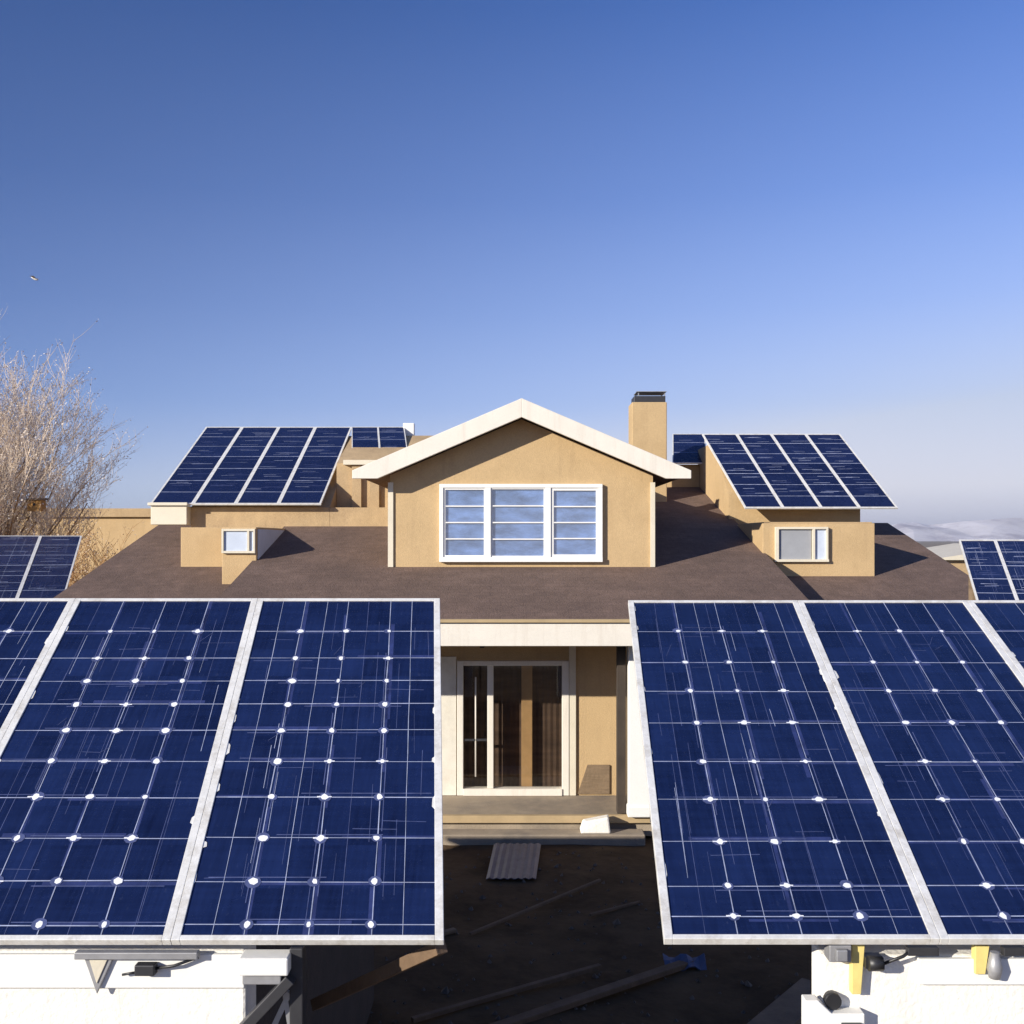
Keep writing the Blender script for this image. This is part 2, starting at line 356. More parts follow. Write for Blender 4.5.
# dormer with gable
cx, hw, DY = .145, 2.01, 15.3
apx = H+2.105; pitch = .426
db = MB(); zb = rz(DY)-.1; zt = H+.88
db.prism([(cx-hw, zb), (cx+hw, zb), (cx+hw, zt+.11), (cx, zt+.11+hw*pitch), (cx-hw, zt+.11)], XZ, DY, 20.6)
db.build('gable_dormer', M['tan'], house)
ov = 2.50
rf = MB()
for s in (-1, 1):
    rf.prism([(cx, apx-.005), (cx+s*ov, apx-.005-pitch*ov), (cx+s*ov, apx-.07-pitch*ov), (cx, apx-.07)], XZ, 15.0, 20.9)
rf.build('dormer_roof', M['roof'], house)
sf = MB()
for s in (-1, 1):
    sf.prism([(cx, apx-.075), (cx+s*(ov-.02), apx-.075-pitch*(ov-.02)), (cx+s*(ov-.02), apx-.115-pitch*(ov-.02)), (cx, apx-.115)], XZ, 15.01, 15.29)
sf.build('dormer_soffit', M['soffit'], house)
ff = MB()
for s in (-1, 1):
    t = .27; e = ov+.03; zlow = apx-pitch*e-.11
    xin = (apx-t-zlow)/pitch
    ff.prism([(cx, apx+.012), (cx+s*e, apx+.012-pitch*e), (cx+s*e, zlow), (cx+s*xin, zlow), (cx, apx-t)], XZ, 14.92, 14.997)
ff.build('barge_board', M['fascia'], house, .006)
for a, b in ((cx-hw-.03, cx-hw+.05), (cx+hw-.04, cx+hw+.03)):
    cb = MB(); cb.box(a, b, DY-.03, DY-.002, zb+.1, zt); cb.build('corner_trim', M['cream'], house)
# dormer window: frame with three sashes
def win_rect(u0, u1, v0, v1, Y): a = at(u0, v1, Y); b = at(u1, v0, Y); return a.x, b.x, a.z, b.z
X0, X1, Z0, Z1 = win_rect(439.5, 602.5, 484, 562, DY-.04)
wf = MB(); fy0, fy1 = DY-.07, DY+.0
wf.box(X0, X1, fy0, DY-.002, Z1-.06, Z1); wf.box(X0, X1, fy0-.02, DY-.002, Z0, Z0+.075)
ms = [X0, X0+.70, X0+1.62, X1]
wf.box(X0, X0+.06, fy0, DY-.002, Z0+.075, Z1-.06); wf.box(X1-.06, X1, fy0, DY-.002, Z0+.075, Z1-.06)
wf.box(ms[1]+.005, ms[1]+.085, fy0, DY-.002, Z0+.075, Z1-.06); wf.box(ms[2]-.01, ms[2]+.08, fy0, DY-.002, Z0+.075, Z1-.06)
win = wf.build('window', M['white'], house, .006)
spans = [(X0+.06, ms[1]+.005, .028), (ms[1]+.085, ms[2]-.01, .02), (ms[2]+.08, X1-.06, .04)]
for (a, b, k) in spans:
    sa = MB(); z0, z1 = Z0+.075, Z1-.06
    sa.box(a+.002, a+k, fy0+.02, DY-.004, z0+.002, z1-.002); sa.box(b-k, b-.002, fy0+.02, DY-.004, z0+.002, z1-.002)
    sa.box(a+k, b-k, fy0+.02, DY-.004, z1-k, z1-.002); sa.box(a+k, b-k, fy0+.02, DY-.004, z0+.002, z0+k)
    for q in (1, 2, 3):
        zz = z0+k+(z1-z0-2*k)*q/4; sa.box(a+k, b-k, fy0+.025, DY-.006, zz-.009, zz+.009)
    sa.build('sash', M['white'], win)
    bl = MB(); bl.box(a+.004, b-.004, DY-.012, DY-.003, z0, z1); bl.build('blind', M['blind'], win)  # blue sheet carries the sky reflected in the panes as colour
    pn = MB(); dz = (z1-z0); pn.face([(a+.003, DY-.037, z0), (b-.003, DY-.037, z0), (b-.003, DY-.022, z1), (a+.003, DY-.022, z1)])
    pn.build('pane', M['winglass'], win)
# roof vent on the dormer, right slope
vx = 1.55; vz = apx-pitch*(vx-cx)
rv = MB(); rv.box(vx-.12, vx+.13, 17.4, 17.65, vz-.08, vz+.24); rv.box(vx-.15, vx+.16, 17.37, 17.68, vz+.24, vz+.27); rv.build('roof_vent', M['white'], house, .008)
# chimney
ch = MB(); c0 = at(632, 402, 19.8); c1 = at(667, 402, 19.8)
ch.box(c0.x, c1.x, 19.8, 20.4, rz(20)-.1, c0.z); chm = ch.build('chimney', M['tan'], house, .015)
cc = MB(); cc.box(c0.x+.05, c1.x-.02, 19.86, 20.34, c0.z+.002, c0.z+.13); cc.build('flue_collar', M['dsteel'], chm, .01)
cc = MB(); zc = c0.z+.21
cc.box(c0.x+.10, c1.x+.0, 19.85, 20.36, zc, zc+.012)
for px in (c0.x+.13, c1.x-.04):
    for py in (19.89, 20.30): cc.box(px, px+.02, py, py+.02, c0.z+.11, zc)
cc.build('chimney_cap', M['grey'], chm)
fl = MB(); fl.prism([(c0.x-.22, apx-pitch*(c0.x-.22-cx)-.1), (2.5, apx-pitch*(2.5-cx)-.1), (2.5, apx-pitch*(2.5-cx)+.08), (c0.x-.1, apx-pitch*(c0.x-cx)+.12)], XZ, 19.6, 19.797)
fl.build('flashing', M['grey'], house)

# upper blocks carrying the far panels
ub = MB()
ub.prism([(17.82, rz(17.82)-.3), (21.5, rz(21.3)-.4), (21.5, H+2.15), (20.65, H+2.15), (17.82, H+.58)], YZ, -5.72, -3.25); ub.build('upper_block', M['tan_old'], house)
ub = MB(); ub.prism([(18.5, rz(18.5)-.2), (21.5, rz(21.3)-.2), (21.5, H+2.12), (20.3, H+2.12), (18.5, H+1.42)], YZ, -3.245, -1.55); ub.build('upper_block', M['tan_old'], house)
ub = MB(); ub.box(-3.245, -1.55, 17.82, 18.497, rz(17.82)-.2, H+.58); ub.build('parapet', M['tan_old'], house)
ub = MB()
ub.prism([(18.35, wz(18.35)-.2), (21.4, rz(21.4)-.3), (21.4, H+1.93), (19.8, H+1.93), (18.35, H+.84)], YZ, 3.98, 6.39); ub.build('upper_block', M['tan'], house)
ub = MB(); ub.box(3.05, 3.977, 21.2, 21.6, rz(21.2)-.2, H+1.6); ub.build('parapet', M['tan'], house)
lb = MB(); lb.box(-6.36, -5.725, 17.6, 18.2, H+.27, H+.60); lb.box(-6.40, -5.70, 17.55, 17.75, H+.605, H+.66)
lb.build('ledge_beam', M['cream'], house, .01)
pp = MB(); a = at(403, 445, 20.4); b = at(414, 423, 20.4); pp.box(a.x, b.x, 20.4, 20.6, a.z-.3, b.z); pp.build('parapet_post', M['white'], house, .01)
# old pilasters on the raised block
for px in (-2.95, -2.62, -2.3): pl = MB(); pl.box(px, px+.17, 18.42, 18.497, H+.585, H+1.38); pl.build('pilaster', M['tan_old'], house)
pl = MB(); pl.box(-3.1, -1.6, 18.36, 18.497, H+1.385, H+1.47); pl.build('cornice', M['cream'], house)

# small dormers on the wings
sd = MB(); sd.box(-5.50, -4.545, 16.6, 17.748, wz(16.6)-.1, H+.21); sd.build('wing_dormer', M['tan'], house, .01)
sd = MB(); sd.box(-4.54, -4.0, 15.65, 17.746, wz(15.65)-.1, H+.20); sd.build('dormer_bay', M['tan'], house, .01)
sd = MB(); sd.box(-3.998, -3.985, 15.72, 17.70, H-.40, H+.17); sd.build('side_panel', M['pale'], house)  # pale sheet puts the shaded grey of the side wall into colour
X0, X1, Z0, Z1 = -4.53, -4.01, H-.205, H+.185; Yw = 15.65
lw = MB()
lw.box(X0, X0+.03, Yw-.06, Yw-.002, Z0, Z1-.01); lw.box(X1-.12, X1-.09, Yw-.06, Yw-.002, Z0, Z1-.01); lw.box(X1-.025, X1, Yw-.06, Yw-.002, Z0, Z1-.01)
lw.box(X0+.03, X1-.025, Yw-.059, Yw-.003, Z0, Z0+.035); lw.box(X0+.03, X1-.025, Yw-.059, Yw-.003, Z1-.045, Z1-.011)
wn_ = lw.build('window', M['cream'], house)
bl = MB(); bl.box(X0+.03, X1-.025, Yw-.03, Yw-.003, Z0+.035, Z1-.045); bl.build('blind', M['pale'], wn_)  # pale blue reflection painted as an opaque fill
# right wing dormer
sd = MB(); sd.box(4.03, 5.83, 16.07, 17.947, wz(16.07)-.1, H+.27); sd.box(4.06, 5.80, 16.1, 17.945, H+.27, H+.29)
sd.build('wing_dormer', M['tan'], house, .01)
X0, X1, Z0, Z1 = win_rect(774, 829, 526, 563, 16.03); Yw = 16.07
lw = MB()
for (a, b) in ((X0+.02, X0+.07), (X0+.61, X0+.65), (X1-.05, X1-.02)): lw.box(a, b, Yw-.07, Yw-.002, Z0+.06, Z1-.05)
lw.box(X0+.01, X1-.01, Yw-.075, Yw-.002, Z0+.02, Z0+.06); lw.box(X0+.02, X1-.02, Yw-.071, Yw-.002, Z1-.05, Z1-.015)
wn_ = lw.build('window', M['cream'], house)
bl = MB(); bl.box(X0+.07, X0+.60, Yw-.03, Yw-.003, Z0+.06, Z1-.05); bl.build('blind', M['greyblind'], wn_)  # opaque grey fill in place of the glass
bl = MB(); bl.box(X0+.66, X1-.05, Yw-.03, Yw-.003, Z0+.06, Z1-.05); bl.build('blind', M['pale'], wn_)

# patio door
dr = MB(); y0, y1 = WY-.05, WY+.10
dr.box(DX0, DX0+.09, y0, y1, DZ0, DZ1); dr.box(DX1-.10, DX1, y0, y1, DZ0, DZ1)
dr.box(DX0+.09, DX1-.10, y0, y1, DZ1-.07, DZ1); dr.box(DX0+.09, DX1-.10, y0-.02, y1, DZ0, DZ0+.10)
dr.box(-.36, -.27, y0+.01, y1-.01, DZ0+.10, DZ1-.07)
door = dr.build('patio_door', M['fascia'], house, .006)
for (a, b, y) in ((DX0+.09, -.36, WY+.0), (-.27, DX1-.10, WY+.03)):
    p = MB(); p.face([(a, y, DZ0+.10), (b, y, DZ0+.10), (b, y, DZ1-.07), (a, y, DZ1-.07)]); p.build('pane', M['glass'], door)
hb = MB(); hb.tube([(-.53, WY-.02, .55), (-.53, WY-.02, 2.0)], .012, 6); hb.build('pull_bar', M['fascia'], door)
hb = MB(); hb.box(DX0+.095, -.365, WY-.03, WY-.004, 1.07, 1.10); hb.build('rail', M['dsteel'], door)
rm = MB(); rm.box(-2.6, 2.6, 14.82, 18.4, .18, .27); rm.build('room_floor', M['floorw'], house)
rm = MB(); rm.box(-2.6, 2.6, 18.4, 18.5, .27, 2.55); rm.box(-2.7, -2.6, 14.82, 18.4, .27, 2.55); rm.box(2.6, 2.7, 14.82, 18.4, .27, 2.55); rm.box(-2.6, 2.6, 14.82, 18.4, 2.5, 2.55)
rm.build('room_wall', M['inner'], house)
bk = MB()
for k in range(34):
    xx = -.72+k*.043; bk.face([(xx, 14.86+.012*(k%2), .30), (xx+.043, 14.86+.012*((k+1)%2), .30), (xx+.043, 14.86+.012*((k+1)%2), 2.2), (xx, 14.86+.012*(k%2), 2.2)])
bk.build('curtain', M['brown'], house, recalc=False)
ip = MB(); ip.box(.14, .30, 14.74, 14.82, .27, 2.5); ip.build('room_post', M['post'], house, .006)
# white siding left of the door, trim to the right, recess pilaster
sg = MB(); sg.box(-1.9, DX0-.012, WY-.035, WY-.002, .28, 2.30); sg.build('side_panel', M['cream2'], house, .004)
tm = MB(); tm.box(DX1+.002, DX1+.10, WY-.04, WY-.002, .28, 2.62); tm.build('door_trim', M['cream'], house)
kb = MB(); kb.prism([(.96, .30), (1.42, .30), (1.42, .72), (1.10, .72)], XZ, WY-.03, WY-.002); kb.build('kick_board', M['wood'], house)
# veranda posts
po = MB(); po.box(1.42, 1.54, 13.5, 13.63, .30, H-1.34); po.build('veranda_post', M['dwood'], house, .01)
po = MB(); po.box(1.56, 1.98, 13.36, 13.66, .30, H-1.342); po.box(1.545, 2.0, 13.33, 13.69, .30, .44); po.build('veranda_post', M['white'], house, .012)
# deck and step in front of the door
dk = MB(); dk.box(-3.6, 3.6, 13.5, WY-.003, 0, .275); dk.build('veranda_deck', M['concrete'], house, .012)
dk = MB(); dk.box(-3.6, 3.6, 13.42, 13.497, .20, .30); dk.build('deck_edge', M['ochre'], house, .006)
dk = MB(); dk.box(-1.3, 1.75, 13.12, 13.41, -.05, .13); dk.build('step', M['concrete'], house, .015)

# ------------------------------------------------------------------ solar panels
def panel(P, ex, ey, label, group, rows, cols, fw, far=False, seed=0, dots=True, fh=.022, name='solar_panel', gloss=None):
    rn = random.Random(seed); n = ex.cross(ey).normalized(); lx, ly = ex.length, ey.length
    ux, uy = ex/lx, ey/ly
    def Q(a, b, h=0): return P+ux*a+uy*b+n*h
    t = thing(name, P, label, 'solar panel', group)
    fr = MB()
    def blk(m, a0, a1, b0, b1, h0, h1):
        m.hexa([Q(a0, b0, h0), Q(a1, b0, h0), Q(a1, b1, h0), Q(a0, b1, h0), Q(a0, b0, h1), Q(a1, b0, h1), Q(a1, b1, h1), Q(a0, b1, h1)])
    g_ = .0006
    blk(fr, g_, fw, 0, ly, -.024, .006); blk(fr, lx-fw, lx-g_, 0, ly, -.024, .006)
    blk(fr, fw, lx-fw, 0, fh, -.024, .006); blk(fr, fw, lx-fw, ly-fh, ly, -.024, .006)
    fr.build('frame', M['alum'], t, 0 if far else .0018)
    ce = MB(); ce.m = 0 if cols else 4; a0, a1, b0, b1 = fw, lx-fw, fh, ly-fh
    ce.face([Q(a0, b0), Q(a1, b0), Q(a1, b1), Q(a0, b1)], [(0, 0), (1, 0), (1, 1), (0, 1)])
    if cols: ce.build('cell_sheet', M['cellfar' if far else 'cell'], t, recalc=False)
    bs = MB(); bs.face([Q(a0, b1, -.012), Q(a1, b1, -.012), Q(a1, b0, -.012), Q(a0, b0, -.012)]); bs.build('backsheet', M['back'], t, recalc=False)
    W, L = a1-a0, b1-b0
    gl = MB() if cols else ce
    def strip(u0, v0, u1, v1, wd, h=.0012):      # thin ribbon in panel units (0..1)
        p, q = Vector((a0+u0*W, b0+v0*L)), Vector((a0+u1*W, b0+v1*L)); d = (q-p).normalized(); s = Vector((-d.y, d.x))*wd/2
        gl.face([Q(*(p-s), h), Q(*(q-s), h), Q(*(q+s), h), Q(*(p+s), h)])
    def wob(u, v): return u
    lw_ = .0042 if not far else .012
    for v in rows:                                # horizontal ribbons
        gl.m = 0; y = v+rn.uniform(-.002, .002)
        strip(0, y, 1, y+rn.uniform(-.002, .002), lw_*rn.uniform(.75, 1.25), .0012)
        if not far:
            gl.m = 3; s = rn.uniform(-.2, .6); dy = rn.uniform(-.008, .008); strip(max(0, s), y+dy, min(1, s+rn.uniform(.3, .8)), y+dy, rn.uniform(.010, .022), .0003)
        if not far and rn.random() < .75:
            gl.m = 1; dy = rn.choice((-1, 1))*rn.uniform(.005, .011); s = rn.uniform(0, .4); strip(s, y+dy, min(1, s+rn.uniform(.3, .8)), y+dy, .0045, .0009)
        if far:
            for q in range(4):
                gl.m = 0 if rn.random() < .4 else 1; s = rn.uniform(0, .5); yy = v+rn.uniform(.02, .12)
                if yy < .98: strip(s, yy, min(1, s+rn.uniform(.3, .6)), yy+rn.uniform(-.004, .004), rn.uniform(.004, .009), .0009)
    if cols:
        for i in range(1, 2*cols):
            u = i/(2*cols)+rn.uniform(-.006, .006)
            main = i % 2 == 0; lit = rn.random() < .18
            k = 9; pv = 0; pu = u
            for j in range(1, k+1):               # piecewise, slightly unsteady
                nv = j/k; nu = u+rn.uniform(-.0022, .0022)
                gl.m = 0 if (main or lit) else 1
                strip(pu, pv, nu, nv, (.0042 if main else .0030)*rn.uniform(.6, 1.1), .0015 if gl.m == 0 else .001)
                pu, pv = nu, nv
            if main:
                for q in range(4):
                    gl.m = 3; s = rn.uniform(-.1, .85); du = rn.uniform(-.02, .02); strip(u+du, max(0, s), u+du+rn.uniform(-.006, .006), min(1, s+rn.uniform(.1, .35)), rn.uniform(.008, .022), .0004)
                for q in range(3):
                    gl.m = 1; s = rn.uniform(0, .75); du = rn.choice((-1, 1))*rn.uniform(.008, .018); strip(u+du, s, u+du+rn.uniform(-.004, .004), s+rn.uniform(.12, .3), .004, .0008)
        for q in range(30):                       # stray fingers and scratches
            gl.m = 0 if rn.random() < .22 else 1; u = rn.uniform(.02, .98); s = rn.uniform(0, .85); strip(u, s, u+rn.uniform(-.006, .006), min(1, s+rn.uniform(.05, .25)), rn.uniform(.0012, .0026), .0006)
        for q in range(10):
            gl.m = 1; u = rn.uniform(0, .8); s = rn.uniform(.03, .97); strip(u, s, min(1, u+rn.uniform(.06, .25)), s+rn.uniform(-.003, .003), rn.uniform(.002, .004), .0007)
        for q in range(3):
            gl.m = 1; u = rn.uniform(.1, .8); s = rn.uniform(.1, .9); strip(u, s, u+rn.uniform(.02, .08), s+rn.uniform(.01, .05), .002, .0016)
    if dots and cols:
        for q in range(9):                       # crumbs of sealant along the frame
            gl.m = 5; sd_ = rn.choice((0, 1)); v = rn.uniform(.01, .97); l = rn.uniform(.008, .045); wd = rn.uniform(.004, .012) if rn.random() < .75 else rn.uniform(.010, .016)
            u0 = 0 if sd_ == 0 else 1; sg_ = 1 if sd_ == 0 else -1
            gl.face([Q(a0+u0*W, b0+v*L, .003), Q(a0+u0*W+sg_*wd, b0+(v+l*.2)*L, .0025), Q(a0+u0*W+sg_*wd*.8, b0+(v+l*.8)*L, .0025), Q(a0+u0*W, b0+(v+l)*L, .003)])
        dm = gl; gl.m = 2
        for v in rows:
            for i in range(1, cols):
                u = i/cols+rn.uniform(-.006, .006); r = .0145*rn.uniform(.82, 1.2)
                c = (a0+u*W, b0+v*L); kk = rn.choice((6, 7, 8)); ph = rn.random()*6; sx = rn.uniform(.75, 1.25)
                dm.face([Q(c[0]+r*sx*rn.uniform(.7, 1.2)*math.cos(ph+6.2832*j/kk), c[1]+r*rn.uniform(.8, 1.25)*math.sin(ph+6.2832*j/kk), .0022) for j in range(kk)])
                gl.m = 1; hr = r*rn.uniform(1.3, 1.75); hx, hy = rn.gauss(0, .003), rn.gauss(0, .003)
                dm.face([Q(c[0]+hx+hr*1.1*math.cos(6.2832*j/9), c[1]+hy+hr*math.sin(6.2832*j/9), .0018) for j in range(9)]); gl.m = 2
                if rn.random() < .3:
                    e = r*1.9; dm.face([Q(c[0]-e, c[1]-.0035, .0019), Q(c[0]+e, c[1]-.0025, .0019), Q(c[0]+e, c[1]+.003, .0019), Q(c[0]-e, c[1]+.0035, .0019)])
    pass
    gl.build('grid_lines' if cols else 'cell_sheet', [M['line'], M['faint'], M['dot'], M['smear'], M['cellfar'], M['alum']], t, recalc=False)
    return t
def fracs(vs, vp, vb, vt):                        # rows read off as picture heights -> fractions of the slope
    f = lambda v: 1/(v-vp)
    return [(f(v)-f(vb))/(f(vt)-f(vb)) for v in vs]
rowsL = fracs([632, 659, 681.5, 705, 731, 761.5, 797, 838, 881, 924], -84, 935, 602)
rowsR = fracs([632, 662.5, 690.6, 722, 760.5, 798, 839.8, 883.6, 914], 84, 933, 604)
# near left array
br = at(444, 941, 3.66); tr_ = at(440, 599, 3.66*1025/683); upL = tr_-br
exL = Vector((1.0, 0, 0)); ordL = ['rightmost blue panel of the left foreground array, beside the dark gap', 'second blue panel from the gap in the left foreground array',
      'third blue panel of the left foreground array, cut by the picture edge', 'outermost panel of the left foreground array, past the picture edge']
for i in range(4):
    panel(br-exL*(i+1), exL, upL, ordL[i], 'panels of the left foreground array', rowsL, 4, .033, seed=11+i)
# near right array
bl_ = at(664, 940, 3.62); tl_ = at(628, 601, 3.62*856/517*.985); upR = tl_-bl_
ordR = ['leftmost blue panel of the right foreground array, beside the dark gap', 'second blue panel from the gap in the right foreground array',
      'third blue panel of the right foreground array, cut by the picture edge', 'outermost panel of the right foreground array, past the picture edge']
for i in range(4):
    panel(bl_+exL*i, exL, upR, ordR[i], 'panels of the right foreground array', rowsR, 4, .033, seed=31+i)
# far left roof array: four long panels and two short ones behind
P = at(150, 504, 17.6); tp = at(206, 427, 20.6); e = Vector(((321-150)*17.6/4000, 0, 0))
lab = ['far left panel of the left roof array, by the tree', 'second panel from the left on the left roof array', 'third panel from the left on the left roof array', 'fourth long panel on the left roof array, beside the short ones']
for i in range(4):
    panel(P+e*i, e, tp-P, lab[i], 'panels on the left roof', [.13, .27, .42, .58, .72, .86], 0, .035, True, 50+i, fh=.03)
P = at(352, 461, 18.9); tp = at(351.5, 427, 20.45); e = Vector((.54, 0, 0))
lab = ['short panel on the left roof next to the long panels', 'short panel on the left roof next to the white post']
for i in range(2):
    panel(P+e*i, e, tp-P, lab[i], 'short panels on the left roof', [.3, .62, .85], 0, .018, True, 60+i, fh=.02)
# far right roof array
P = at(745, 508, 17.8); tp = at(702, 434, 19.75); e = Vector((153*17.8/4000, 0, 0))
lab = ['leftmost long panel of the right roof array', 'second long panel from the left on the right roof array', 'third long panel from the left on the right roof array', 'rightmost panel of the right roof array, overhanging against the sky']
for i in range(4):
    panel(P+e*i, e, tp-P, lab[i], 'panels on the right roof', [.14, .29, .44, .58, .72, .87], 0, .03, True, 70+i, fh=.03)
P = at(672.5, 463, 20.9); tp = at(672.5, 434, 22.2); e = Vector((.72, 0, 0))
panel(P, e, tp-P, 'short panel behind the chimney, left of the right roof array', None, [.35, .7], 0, .02, True, 80, fh=.02)
# side arrays beyond the foreground ones
yaw = R(17)
e1 = Vector((math.cos(yaw), math.sin(yaw), 0)); s1_ = Vector((-math.sin(yaw), math.cos(yaw), .42))
top = at(82, 536, 18.0)
for i, l in enumerate(['narrow panel at the right end of the small left array, below the bare tree', 'middle narrow panel of the small left array', 'third narrow panel of the small left array at the picture edge', 'outermost narrow panel of the small left array, past the edge']):
    panel(top-e1*.68*(i+1)-s1_*2.6, e1*.68, s1_*2.6, l, 'narrow panels of the small left array', [.2, .4, .55, .7, .86], 1, .026, True, 90+i, dots=False, fh=.02)
e2 = Vector((math.cos(yaw), -math.sin(yaw), 0)); s2_ = Vector((math.sin(yaw), math.cos(yaw), .46))*.95
top2 = at(959, 540, 11.0)
for i, l in enumerate(['narrow panel at the left end of the small right array, below the hills', 'second narrow panel of the small right array', 'third narrow panel of the small right array at the picture edge', 'outermost narrow panel of the small right array, past the edge']):
    panel(top2+e2*.36*i-s2_*2.0, e2*.36, s2_*2.0, l, 'narrow panels of the small right array', [.2, .4, .55, .7, .86], 1, .016, True, 100+i, dots=False, fh=.02)

# ------------------------------------------------------------------ what carries them
def rack(P, ex, ey, n, label, zbase, legs=True, hang=.025, s=.045, along=(.2, .8)):
    nrm = ex.cross(ey).normalized(); t = thing('mounting_rack', P-nrm*.06+ex*n*.5, label, 'mounting rack')
    for b in along:
        m = MB(); a = P+ey*b-nrm*(hang+s/2+.001); m.bar(a+ex*.05, a+ex*(n-.05), s, s, nrm); m.build('rail', M['rail'], t)
    if legs:
        for k in range(n+1):
            for b in along:
                q = P+ey*b+ex*min(max(k, .12), n-.12)-nrm*(hang+s+.001)
                if q.z > zbase+.05:
                    m = MB(); m.box(q.x-.02, q.x+.02, q.y-.02, q.y+.02, zbase, q.z-.004); m.build('leg', M['rail'], t)
    return t
shz = H-1.545
rack(br-exL*4, exL, upL, 4, 'galvanised rack under the left foreground panels on the shed roof', shz)
rack(bl_, exL, upR, 4, 'galvanised rack under the right foreground panels on the carport', shz)
rack(at(150, 504, 17.6), Vector(((321-150)*17.6/4000, 0, 0)), at(206, 427, 20.6)-at(150, 504, 17.6), 4, 'rails between the left roof and its long panels', 0, False, s=.03)
rack(at(745, 508, 17.8), Vector((153*17.8/4000, 0, 0)), at(702, 434, 19.75)-at(745, 508, 17.8), 4, 'rails between the right roof and its long panels', 0, False, s=.03)

# left shed with white front wall
shed = thing('shed', (-3, 3.75, 0), 'white fronted shed under the left foreground panels', 'shed')
m = MB(); m.box(-6.2, -1.0, 3.76, 3.92, 0, shz); m.build('front_wall', M['wallwhite'], shed, .012)
m = MB(); m.box(-6.2, -1.0, 3.735, 3.757, shz-.13, shz-.004); m.build('top_board', M['white'], shed, .004)
m = MB(); m.box(-6.2, -6.05, 3.925, 8.7, 0, shz-.05); m.box(-1.35, -1.2, 3.925, 8.7, 0, shz-.05); m.box(-6.05, -1.35, 8.55, 8.7, 0, shz-.05); m.build('side_wall', M['dwood'], shed)  # unseen body run far back so that its shadow covers the yard
m = MB(); m.box(-6.3, -1.1, 3.925, 8.78, shz-.048, shz); m.build('flat_roof', M['dwood'], shed)  # lengthened with the walls; dark boards stand for the shaded void
Yf = 3.734
def wq(u, v): return at(u, v, Yf)
m = MB(); tri = [wq(84, 953), wq(116, 953), wq(98, 993)]
m.prism([(p.x, p.z) for p in tri], XZ, Yf-.012, Yf-.0); 
a = wq(78, 949); b = wq(200, 956); m.box(a.x, b.x, Yf-.035, Yf-.001, b.z, a.z)
m.build('wall_bracket', M['grey'], shed, .003)
m = MB(); tri = [wq(91, 958), wq(109, 958), wq(98.5, 982)]; m.prism([(p.x, p.z) for p in tri], XZ, Yf-.017, Yf-.0125); m.build('bracket_plate', M['cream'], shed, .002)
m = MB(); a = wq(138, 972); b = wq(158, 961); m.box(a.x, b.x, Yf-.04, Yf-.001, a.z, b.z); m.build('junction_box', M['dsteel'], shed, .005)
m = MB(); m.tube([wq(158, 966)+Vector((0, -.02, 0)), wq(176, 963)+Vector((0, -.025, 0)), wq(200, 955)+Vector((0, -.02, 0))], .006, 6); m.tube([wq(124, 973)+Vector((0, -.015, 0)), wq(138, 970)+Vector((0, -.02, 0))], .005, 6); m.build('cable', M['black'], shed)
m = MB(); a = wq(243, 979); b = wq(292, 951); m.box(a.x, b.x, Yf-.07, Yf+.02, a.z+.04, b.z); m.build('gutter_end', M['white'], shed, .006)
m = MB(); m.box(a.x+.01, b.x-.03, Yf-.05, Yf+.01, a.z, a.z+.038); m.build('gutter_shoe', M['grey'], shed, .004)
# dark steel support frame at the shed corner
stf = thing('support_frame', (-.82, 3.72, 0), 'dark steel frame with a diagonal brace at the corner of the left shed', 'steel frame')
m = MB(); xs_ = (296-512)*3.72/1000; m.box(xs_-.025, xs_+.025, 3.72, 3.79, 0, H-1.52); m.build('post', M['dsteel'], stf, .004)
m = MB(); m.bar(at(291, 978, 3.70), at(238, 1034, 3.70), .04, .045, Vector((0, -1, 0))); m.build('brace', M['dsteel'], stf, .003)
m = MB(); m.bar(at(290, 992, 3.74), at(272, 1030, 3.74), .02, .02, Vector((0, -1, 0))); m.bar(at(284, 985, 3.74), at(292, 1035, 3.74), .018, .018, Vector((0, -1, 0))); m.build('tie', M['rail'], stf)
m = MB(); m.bar(at(441, 947, 3.80), at(316, 1004, 4.6), .05, .05); m.build('outrigger', M['board'], stf, .003)

# right carport with white front wall
cpt = thing('carport', (3, 3.72, 0), 'white walled carport under the right foreground panels', 'carport')
m = MB(); xl = (822-512)*3.72/1000; m.box(xl, 6.2, 3.72, 3.86, 0, shz); m.build('front_wall', M['wallwhite'], cpt, .012)
m = MB(); m.box(xl+.35, 6.2, 3.695, 3.717, shz-.10, shz-.004); m.build('top_board', M['white'], cpt, .004)
m = MB(); m.box(2.0, 2.1, 6.6, 6.7, 0, shz-.1); m.build('post', M['dwood'], cpt); m = MB(); m.box(6.0, 6.1, 6.6, 6.7, 0, shz-.1); m.build('post', M['dwood'], cpt)
m = MB(); m.box(1.9, 6.2, 6.58, 6.72, shz-.098, shz); m.build('beam', M['dwood'], cpt)
for xx in (2.05, 3.4, 4.75, 6.05):
    m = MB(); m.box(xx-.04, xx+.04, 3.865, 6.577, shz-.12, shz-.002); m.build('rafter', M['dwood'], cpt)
Yf = 3.693
m = MB(); a = wq(826, 958); b = wq(848, 941); m.box(a.x, b.x, Yf-.04, 3.718, a.z, b.z); m.box(a.x+.02, b.x-.02, Yf-.06, Yf-.041, a.z+.01, b.z-.01); m.build('clamp', M['grey'], cpt, .004)
def strap(u0, u1, v0, v1):
    m = MB(); a = wq(u0, v1); b = wq(u1, v0); m.hexa([(a.x, Yf-.012, a.z), (b.x-.015, Yf-.012, a.z), (b.x-.015, Yf+.023, a.z), (a.x, Yf+.023, a.z), (a.x, Yf-.012, b.z), (b.x, Yf-.012, b.z), (b.x, Yf+.023, b.z), (a.x, Yf+.023, b.z)])
    m.build('strap', M['yellow'], cpt, .002)
